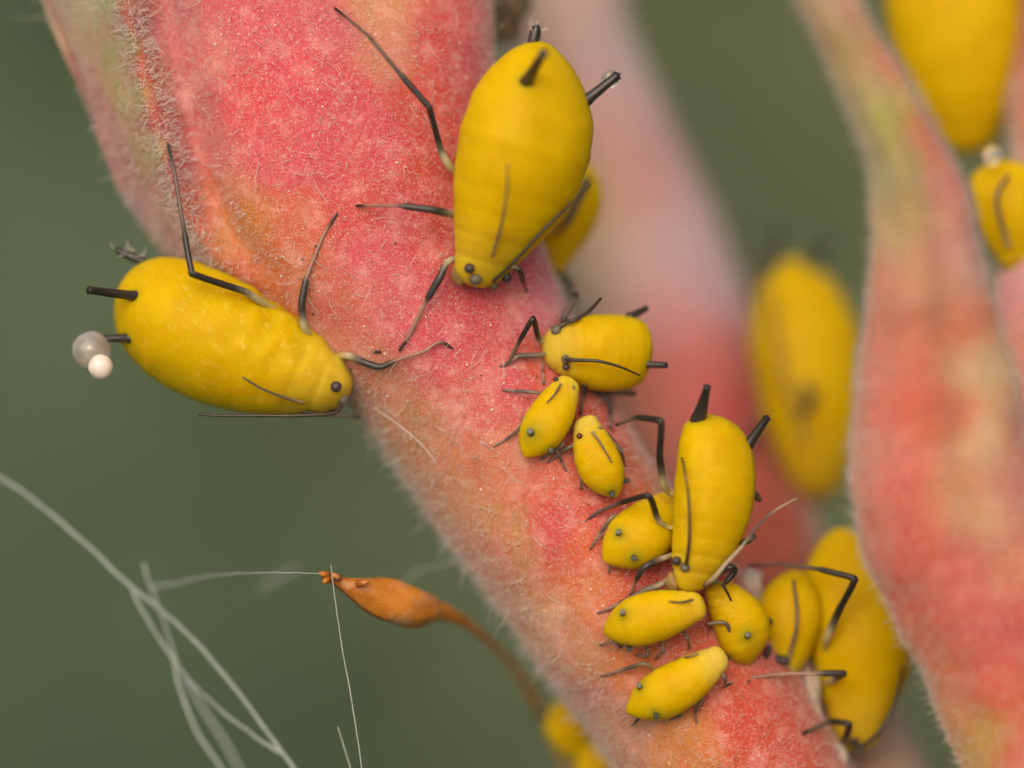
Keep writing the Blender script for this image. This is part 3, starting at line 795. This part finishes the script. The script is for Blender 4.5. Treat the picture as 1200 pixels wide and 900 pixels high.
# --- medium aphid
A3 = aphid('medium yellow aphid facing left on the stem below the largest aphid', (763, 413), (637, 406), 46, -.75, -1.15, -8, 'blunt', bend=-3, waxy=.35, headmix=.7, hd=.85,
  legs=[([(650, 408, .1), (636, 416, -.05), (606, 417, -.1), (594, 427, 's.02')], [.04, .045, .04, .03], 'pale'),
        ([(650, 400, .1), (632, 400, .0), (625, 372, -.35), (609, 399), (595, 427, 's.02'), (585, 430, 's.0')], [.04, .045, .042, .032, .028, .015], 'dark'),
        ([(668, 380, .2), (659, 376, .15), (676, 344, .3)], [.045, .05, .05], 'dark'),
        ([(668, 436, .1), (675, 442, -.05), (686, 446, -.1), (684, 462), (680, 486, 's.02')], [.035, .04, .045, .03, .026], 'dark'),
        ([(695, 450, .2), (708, 459, .2), (744, 461, .45)], [.04, .045, .045], 'dark'),
        ([(682, 450, .25), (700, 458, .15), (712, 466, .1), (716, 485), (716, 505, 's.02')], [.035, .035, .035, .028, .022], 'dark'),
        ([(637, 424, .1), (637, 450, 's.02')], [.03, .025], 'pale')],
  feelers=[([(652, 386, 'b.03'), (662, 379, 'b.08'), (676, 374, 'b.13'), (690, 365, 'b.17'), (704, 350, -.5)], .030, .018, 'feeler'),
           ([(662, 421, 'b.02'), (672, 422, 'b.12'), (700, 423, 'b.17'), (727, 430, 'b.17'), (750, 440, 'b.18')], .028, .010, 'feeler')],
  eyes=[(664, 429, 5, 1)], tubercles=[(652, 387, 6.5), (663, 421, 5.5)],
  tubes=[((740, 367), (758, 361), .1, .05, .035), ((759, 427), (781, 428), -.05, .045, .036)])
# --- nymphs
N1 = aphid('small yellow nymph tilted head up touching the belly of the medium aphid', (615, 535), (670, 443), 27, sy(620, 525, .25), sy(664, 450, .34), 0, 'nymph', waxy=.35, headmix=.4, bend=2,
  legs=[([(640, 462, .12), (628, 460, -.05), (606, 458), (589, 457, 's.01')], [.026, .03, .026, .02], 'pale'),
        ([(626, 485, .15), (617, 484, .0), (609, 503), (594, 514), (578, 524, 's.01')], [.022, .026, .022, .018, .014], 'pale'),
        ([(668, 470, .12), (674, 473, .0), (672, 492), (669, 508, 's.01')], [.022, .025, .02, .015], 'pale'),
        ([(655, 512, .2), (662, 520, .05), (645, 530), (634, 539, 's.01')], [.024, .03, .026, .018], 'pale'),
        ([(640, 530, .2), (652, 526, .1), (658, 540), (664, 552, 's.01')], [.022, .024, .02, .016], 'pale')],
  feelers=[([(657, 450, 'b.02'), (651, 461, 'b.05'), (641, 472, 'b.04')], .018, .009, 'feeler_grey'), ([(672, 452, 'b.02'), (675, 468, .0), (669, 494, .0)], .017, .009, 'feeler_grey')],
  eyes=[(652, 446, 3.5, 1)], tubes=[((622, 507), (621, 505), -.09, .042, .03, .0), ((645, 527), (646, 528), -.08, .03, .025, .0)], tubercles=[])
N2 = aphid('slim pale yellow nymph with a dark red eye between two bigger aphids', (722, 583), (684, 488), 27, sy(712, 570, .26), sy(690, 500, .34), 0, 'nymph', waxy=.9, headmix=.85, red_eyes=True, bend=-4,
  legs=[([(690, 538, .12), (684, 540, -.08), (682, 555), (680, 574, 's.01')], [.026, .032, .022, .016], 'pale'),
        ([(700, 557, .1), (692, 558, -.06), (698, 568), (704, 580, 's.01')], [.026, .032, .022, .018], 'pale'),
        ([(682, 522, .1), (673, 521, -.03), (656, 530), (642, 542, 's.01')], [.024, .028, .024, .018], 'pale'),
        ([(722, 520, .1), (728, 530, .0), (732, 546, 's.01')], [.024, .026, .018], 'pale')],
  feelers=[([(694, 506, 'b.02'), (704, 520, 'b.05'), (717, 542, 'b.05')], .018, .009, 'feeler_grey'), ([(702, 500, 'b.03'), (716, 512, 'b.04'), (728, 526, 0), (732, 540, 0)], .017, .009, 'feeler_grey')],
  eyes=[(680, 511, 4, 1)], tubes=[((717, 577), (718, 580), -.08, .032, .026, .0), ((733, 564), (737, 563), -.03, .032, .026, .0)])
# --- adult in the middle
A4 = aphid('sharp adult yellow aphid with two long black tail tubes facing head down', (837, 486), (808, 694), 50, -1.55, -1.6, -33, 'blunt', bend=-11, margin=.028, waxy=.45, headmix=.15, hd=.82, seg=.010,
  legs=[([(784, 578, .15), (777, 568, .0), (773, 533, -.25), (775, 493, -.45), (746, 489, -.2), (722, 498, .1)], [.05, .056, .055, .052, .034, .026], 'dark'),
        ([(782, 618, .12), (771, 610, .0), (765, 590, -.2), (760, 580, -.3), (728, 589), (700, 600, 's.04'), (686, 611, 's.0')], [.045, .05, .052, .048, .034, .026, .016], 'dark'),
        ([(790, 650, .2), (772, 656, .05), (755, 664, -.05), (745, 680), (739, 698, 's.02')], [.045, .05, .045, .03, .022], 'brown'),
        ([(795, 668, .25), (776, 685, .1), (757, 691), (728, 707), (700, 719, 's.01')], [.05, .055, .045, .035, .02], 'pale'),
        ([(870, 580, .2), (884, 578, .15), (890, 586, .3)], [.05, .055, .05], 'dark'),
        ([(862, 638, .2), (876, 634, .1), (884, 628, .2)], [.05, .055, .05], 'dark'),
        ([(842, 672, .15), (855, 664, .0), (862, 668, .1), (850, 684, .1)], [.05, .055, .055, .04], 'black')],
  feelers=[([(804, 664, 'b.02'), (808, 630, 'b.12'), (807, 585, 'b.16'), (802, 550, 'b.17'), (795, 519, 'b.16')], .024, .010, 'feeler'),
           ([(826, 686, 'b.0'), (838, 676, -.3), (852, 659, -.35), (868, 642, -.35), (890, 614, -.3), (910, 597, -.25), (934, 584, -.2)], .030, .008, 'feeler_pale')],
  snout=(788, 682, 10), eyes=[(795, 657, 6.5)], tubercles=[(803, 665, 6), (836, 680, 6)],
  tubes=[((819, 491), (829, 453), -.25, .085, .042), ((879, 519), (899, 489), -.1, .062, .044)])
N3 = aphid('half hidden yellow nymph behind the middle adult, tail to the left', (709, 657), (800, 584), 36, sy(715, 645, .28), sy(780, 600, .35) + .12, 0, 'nymph', waxy=.3, bend=3,
  legs=[([(728, 606, .1), (719, 603, -.05), (705, 622), (691, 644, 's.01')], [.028, .032, .026, .018], 'pale'), ([(722, 655, .2), (714, 662, .1), (714, 672, 's.01')], [.02, .022, .016], 'pale')],
  feelers=[], tubes=[((725, 625), (725, 623), -.09, .032, .026, .0), ((743, 653), (744, 655), -.08, .032, .026, .0)])
N4 = aphid('yellow nymph lying level just under the head of the middle adult', (707, 741), (826, 708), 31, sy(715, 738, .3), sy(800, 715, .5), 0, 'nymph', waxy=.4, headmix=.25, bend=-2,
  legs=[([(728, 760, .2), (720, 752, .05), (702, 756, 's.01')], [.02, .022, .016], 'pale'), ([(757, 757, .15), (760, 768, .0), (745, 768, 's.01')], [.026, .034, .02], 'pale'), ([(778, 752, .15), (777, 764, .0), (768, 772, 's.01')], [.026, .032, .02], 'pale'), ([(800, 738, .15), (806, 748, .0), (808, 760, 's.01')], [.024, .03, .02], 'pale'), ([(815, 726, .1), (800, 738, -.1), (790, 742, .05)], [.022, .024, .018], 'pale')],
  feelers=[([(812, 703, -.25), (798, 706, 'b.03'), (784, 705, 'b.02')], .018, .010, 'feeler')],
  tubes=[((730, 719), (730, 717), -.09, .032, .026, .0), ((737, 759), (737, 762), -.07, .032, .026, .0)])
N5 = aphid('yellow nymph pointing tail down at the right end of the nymph row', (878, 779), (838, 684), 33, -1.0, -1.25, 8, 'nymph', waxy=.2, bend=9, headmix=.1,
  legs=[([(834, 734, .1), (828, 731, -.25), (851, 729, -.3), (856, 742, -.25), (853, 775, 's.01')], [.024, .03, .032, .028, .02], 'pale'), ([(878, 750, .2), (886, 748, .2), (890, 756, .3)], [.025, .03, .025], 'dark')],
  feelers=[([(846, 684, -.45), (852, 694, -.42), (857, 704, -.38)], .02, .012, 'feeler')],
  tubes=[((876, 745), (877, 744), -.09, .034, .028, .0)])
N6 = aphid('lowest yellow nymph on the stem with a pale wrinkled head', (734, 835), (850, 766), 30, sy(740, 828, .28), sy(840, 770, .36), 0, 'nymph', waxy=.7, headmix=.95, bend=4,
  legs=[([(768, 786, .12), (756, 777, -.04), (735, 783), (704, 793, 's.01')], [.026, .034, .026, .018], 'pale'), ([(822, 805, .12), (826, 812, -.05), (821, 824), (814, 834), (816, 848, 's.01')], [.024, .028, .028, .022, .012], 'pale'), ([(790, 828, .15), (799, 838, .0), (786, 843, 's.01')], [.024, .034, .018], 'pale'), ([(752, 838, .15), (746, 845, .05), (740, 850, 's.01')], [.02, .022, .014], 'dark'), ([(838, 790, .05), (848, 790, -.08), (850, 798, -.06), (848, 806, 's.02')], [.024, .028, .024, .016], 'pale')],
  feelers=[([(818, 766, 'b.02'), (806, 770, 'b.03'), (792, 773, 'b.02')], .018, .009, 'feeler_grey')],
  tubes=[((750, 805), (749, 803), -.09, .032, .026, .0), ((769, 837), (769, 841), -.06, .032, .026, .0)])

# --- aphids out of focus
aphid('blurred yellow aphid half hidden behind the largest adult', (680, 185), (645, 320), 40, .75, .6, 10, 'adult', headmix=.1, hosts=STEM, res=(40, 30),
  legs=[([(672, 235, -.2), (690, 208, -.4), (664, 262, -.5), (640, 282, -.1)], [.05, .06, .04, .03]), ([(655, 318, .1), (668, 330, -.1), (673, 352, .2)], [.05, .05, .04])])
aphid('large blurred yellow aphid alone on the pale branch', (925, 302), (964, 585), 68, 3.7, 3.3, -20, 'oval', bend=-4, hosts=BRANCH, res=(44, 32), headmix=.2,
  legs=[([(890, 400, 0), (878, 330, -.3), (900, 300, -.2)], [.05, .05, .03]), ([(895, 480, .1), (880, 510, .1), (870, 540, 's')], [.05, .05, .03]), ([(942, 452, 'b.02'), (953, 465, 'b.3'), (938, 486, 'b.1')], [.07, .08, .06])],
  feelers=[([(945, 520, 'b.05'), (918, 440, 'b.15'), (902, 340, 'b.2')], .03, .02, 'feeler_grey')],
  tubes=[((906, 318), (913, 268), .3, .06, .05), ((950, 314), (972, 282), .3, .06, .05)])
aphid('large blurred orange yellow aphid cut by the top edge at the right', (1108, -110), (1134, 182), 82, 2.2, 2.2, 10, 'blunt', hosts=SIDE, res=(44, 32), headmix=.0, legs=[([(1180, 80, .2), (1200, 60, .2), (1215, 90, .3)], [.05, .05, .04])])
aphid('creased yellow aphid cut by the right edge behind the curved leaf', (1164, 190), (1200, 322), 44, .5, .55, 0, 'blunt', bend=-4, hosts=SIDE, res=(50, 36), seg=.03, headmix=.15,
  feelers=[([(1182, 290, 'b.03'), (1168, 235, 'b.08'), (1182, 205, 'b.06')], .03, .02, 'feeler_grey')], legs=[([(1150, 240, .1), (1146, 220, .0), (1150, 205, .1)], [.04, .04, .03])])
aphid('smaller blurred yellow aphid right of the nymph row', (934, 668), (908, 812), 40, -.3, -.42, 0, 'adult', res=(44, 32), headmix=.2,
  legs=[([(897, 735, -.2), (903, 726, -.4), (888, 738, -.3), (870, 748, .1)], [.05, .055, .04, .03], 'brown'), ([(896, 770, -.2), (902, 758, -.5), (893, 778, -.4), (876, 800, 's')], [.045, .05, .035, .02], 'brown')],
  feelers=[([(922, 780, 'b.03'), (934, 730, 'b.1'), (930, 680, 'b.1')], .028, .018, 'feeler_grey')], eyes=[(919, 773, 7)])
aphid('big yellow aphid at bottom right partly covered by the curved leaf', (985, 618), (1002, 882), 68, .1, -.05, 0, 'adult', bend=-16, res=(50, 36), headmix=.3,
  legs=[([(968, 760, 'b-.03'), (969, 748, 'b.15'), (985, 712, 'b.35'), (1003, 678, -1.15), (960, 667, -1.0), (915, 661, -.8), (876, 663, -.7)], [.06, .065, .055, .05, .032, .028, .022], 'dark'),
        ([(968, 800, 'b.02'), (978, 796, 'b.15'), (990, 789, -.95), (960, 789, -1.0), (915, 790, -.95), (872, 795, -1.05), (850, 804, 's.02')], [.05, .055, .055, .03, .028, .03, .018], 'brown'),
        ([(985, 875, .1), (992, 862, -.5), (996, 848, -.75), (972, 845, -.6), (940, 860, 's')], [.05, .055, .05, .04, .03], 'dark')],
  feelers=[([(1005, 878, -.45), (1028, 860, -.6), (1048, 826, -.6), (1058, 780, -.4)], .028, .012, 'feeler')], eyes=[(1003, 868, 6)], tubercles=[(1006, 879, 8)])
aphid('upper dim yellow aphid tucked behind the lower left stem edge', (652, 822), (690, 890), 30, 1.3, 1.5, 0, 'nymph', res=(34, 26), hosts=STEM, legs=[([(648, 840, 0), (634, 836, 0), (625, 842, .2)], [.04, .04, .03])])
aphid('lower dim yellow aphid behind the stem at the bottom edge', (690, 868), (722, 945), 30, 1.2, 1.4, 0, 'nymph', res=(34, 26), hosts=STEM, legs=[([(690, 895, 0), (680, 886, 0), (672, 880, .2)], [.04, .04, .03])])

# ------------------------------------------------------------------ droplets
def droplet(label, px, py, y, r, mat, ax=(1, 1, 1), group='honeydew droplets'):
    c = W(px, py, y)
    v, f = ball((0, 0, 0), r, ax, 28, .05, px)
    o = link('honeydew_droplet', mesh_np('honeydew_droplet', v, f), mat, None, label, 'droplet', group); o.location = Vector(c)
yt = stemY(160, 396)
A2y = ray(A2.bvh, 150, 396)[0] + .1
droplet('larger grey pearly honeydew bead on the left aphid tail tube', 107, 411, A2y, .225, M_PEARL, (1, 1, 1.03))
droplet('smaller creamy white honeydew bead against the grey bead', 118, 430, A2y - .2, .145, M_PEARL_W)
A1y = ray(A1.bvh, 690, 116)[0]
droplet('clear honeydew drop on the right tail tube of the largest aphid', 715, 93, A1y - .06, .085, M_CLEAR, (1.2, .9, 1.2))
droplet('tiny clear droplet above the aphid at the right edge', 1163, 182, -.1, .12, M_CLEAR)
droplet('tiny bright droplet at the tail tip of the largest aphid', 622, 47, A1y - .05, .028, M_CLEAR)

# ------------------------------------------------------------------ dried bud, floss threads, shed skins
bp = [(380, 675, -1.3), (390, 679, -1.3), (402, 684, -1.25), (420, 691, -1.15), (445, 701, -1.0), (472, 709, -.8), (495, 713, -.5), (515, 716, -.2), (540, 726, .2), (570, 748, .7), (600, 778, 1.2), (622, 812, 1.6), (650, 870, 2.0), (690, 960, 2.2)]
br = [.045, .055, .075, .15, .215, .235, .20, .115, .065, .048, .048, .055, .06, .06]
v, f, u = tube([W(*p) for p in bp], br, 20, 110)
v = v + np.array([[0, 0, 0] if False else np.array(noise.noise_vector(Vector(x) * 3.2)) * .035 * max(.1, min(1, .9 - abs(uu_ - .22) * 3)) for x, uu_ in zip(v, u)])
for i in range(len(v) - 2):                                   # lengthwise wrinkles of the dried skin
    th_ = 2 * math.pi * (i % 20) / 20; ring_ = i // 20
    cen_ = v[ring_ * 20:(ring_ + 1) * 20].mean(0)
    v[i] = cen_ + (v[i] - cen_) * (1 + .26 * noise.noise(Vector((ring_ * .07, math.cos(th_) * 2.2, math.sin(th_) * 2.2))))
off = np.array(W(*bp[0]))
bud = empty('dried_bud', W(690, 960, 2.2), 'orange shrivelled bud on a thin curved stalk left of the stem', 'bud')
BB = np.array(bud.location)
link('pod', mesh_np('pod', v - BB, f, {'along': u * 1.0}), M_BUD, bud)
for k, (x, y, dx, dy) in enumerate([(383, 674, -9, -3), (384, 679, -6, 5), (396, 677, -8, -6), (420, 684, 14, -3)]):
    P = [W(x, y, -1.33), W(x + dx * .5, y + dy * .4, -1.4), W(x + dx, y + dy, -1.38)]
    vv, ff, uu = tube(P, [.05, .035, .012], 8, 10)
    link('scale', mesh_np('scale', vv - BB, ff, {'along': uu * .1}), M_BUD, bud)
vv, ff = ball(W(437, 683, -.95), .07, (1.3, .8, .8), 12, .3, 3)
link('bump', mesh_np('bump', vv - BB, ff), simple('bump_olive', (.30, .22, .03), .5, .4), bud)

def thread(label, pts, r0, r1, n=60, mat=M_FLOSS, wob=.006):
    P = [W(*p) for p in pts]
    v, f, u = tube(P, np.linspace(r0, r1, len(P)) * .62, 7, n)
    for i in range(len(u)):                                   # uneven, faintly kinked fibre
        q = Vector((u[i] * 23 + P[0][0] * 7, P[0][2] * 3, 0))
        v[i] = v[i] + np.array(noise.noise_vector(q)) * (r0 + r1) * .16
    base = np.array(P[-1])
    k = 0.5
    rr = np.array([[1 + wob * 0] for _ in v])
    o = link('floss_thread', mesh_np('floss_thread', v - base, f), mat, None, label, 'thread', 'silky floss threads'); o.location = Vector(base)
thread('long pale floss thread crossing from the left edge to the bottom', [(-60, 530, -3.0), (0, 560, -2.9), (70, 610, -2.8), (150, 684, -2.7), (215, 738, -2.6), (270, 800, -2.5), (345, 902, -2.4), (400, 990, -2.4)], .034, .040)
thread('floss thread splitting off the long one and rejoining it lower', [(152, 684, -2.72), (168, 718, -2.75), (208, 780, -2.7), (250, 825, -2.6), (303, 866, -2.45), (330, 884, -2.4)], .028, .034)
thread('lowest left floss thread curving down to the bottom edge', [(203, 774, -2.72), (212, 810, -2.8), (232, 860, -2.9), (262, 905, -2.9), (290, 960, -2.9)], .03, .036)
thread('faint floss thread between the two lower strands', [(212, 785, -2.7), (235, 826, -3.3), (262, 868, -3.6), (290, 920, -3.7), (310, 970, -3.7)], .026, .03)
thread('short floss tip rising beside the crossing threads', [(168, 660, -2.9), (176, 686, -2.9), (190, 722, -2.85), (208, 778, -2.7)], .022, .026)
thread('level silky thread running left from the orange bud tip', [(179, 688, -3.1), (205, 684, -2.9), (240, 676, -2.5), (285, 672, -2.0), (340, 671, -1.55), (384, 673, -1.38)], .030, .007)
thread('fine upright thread hanging from the orange bud tip', [(388, 662, -1.45), (391, 690, -1.4), (401, 760, -1.4), (412, 820, -1.45), (424, 900, -1.5), (430, 950, -1.5)], .010, .013)
thread('short fine thread stub at the bottom below the bud', [(396, 852, -1.8), (403, 875, -1.8), (412, 905, -1.8), (420, 940, -1.8)], .012, .014)
thread('faint blurred thread scrap above the level thread', [(306, 690, -4.3), (328, 676, -4.3), (350, 664, -4.3)], .02, .02)
thread('barely visible blurred fibre between the orange bud and the stem', [(470, 690, -3.6), (485, 672, -3.6), (515, 662, -3.4), (548, 655, -3.2)], .012, .012)
thread('single long white hair curving off the stem below the left aphid', [(438, 478, stemY(440, 478) - .05), (470, 500, stemY(470, 500) - .14), (498, 525, stemY(498, 525) - .16), (516, 550, stemY(516, 550) - .05)], .010, .008, mat=M_HAIR)

def shed(label, px, py, y, r, ax, seed, rot):
    v, f = ball((0, 0, 0), r, ax, 22, .55, seed)
    o = link('shed_skin', mesh_np('shed_skin', v, f), M_SKIN, None, label, 'shed skin', 'shed aphid skins'); o.location = Vector(W(px, py, y)); o.rotation_euler = (0, math.radians(rot), 0)
shed('pale crumpled shed skin beside the middle adult head', 877, 694, -.3, .2, (.7, .6, 1.5), 3, 20)
shed('pinkish grey shed skin strip between the two lower right aphids', 952, 825, -.3, .16, (.7, .6, 2.6), 5, -5)
shed('pale shed skin at the bottom edge below the big right aphid', 975, 890, -.3, .2, (1.1, .6, .9), 8, 30)
vh, fh = ball((0, 0, 0), .36, (.85, .8, 1.3), 24, .5, 4)
o = link('blurred_blob', mesh_np('blurred_blob', vh, fh), M_BLOB, None, 'insect-like brown grey husk blurred at the top edge behind the stem', 'blob'); o.location = Vector(W(586, 2, 1.1)); o.rotation_euler = (0, math.radians(-8), 0)  # plain lump standing in for a blurred brown insect of uncertain kind
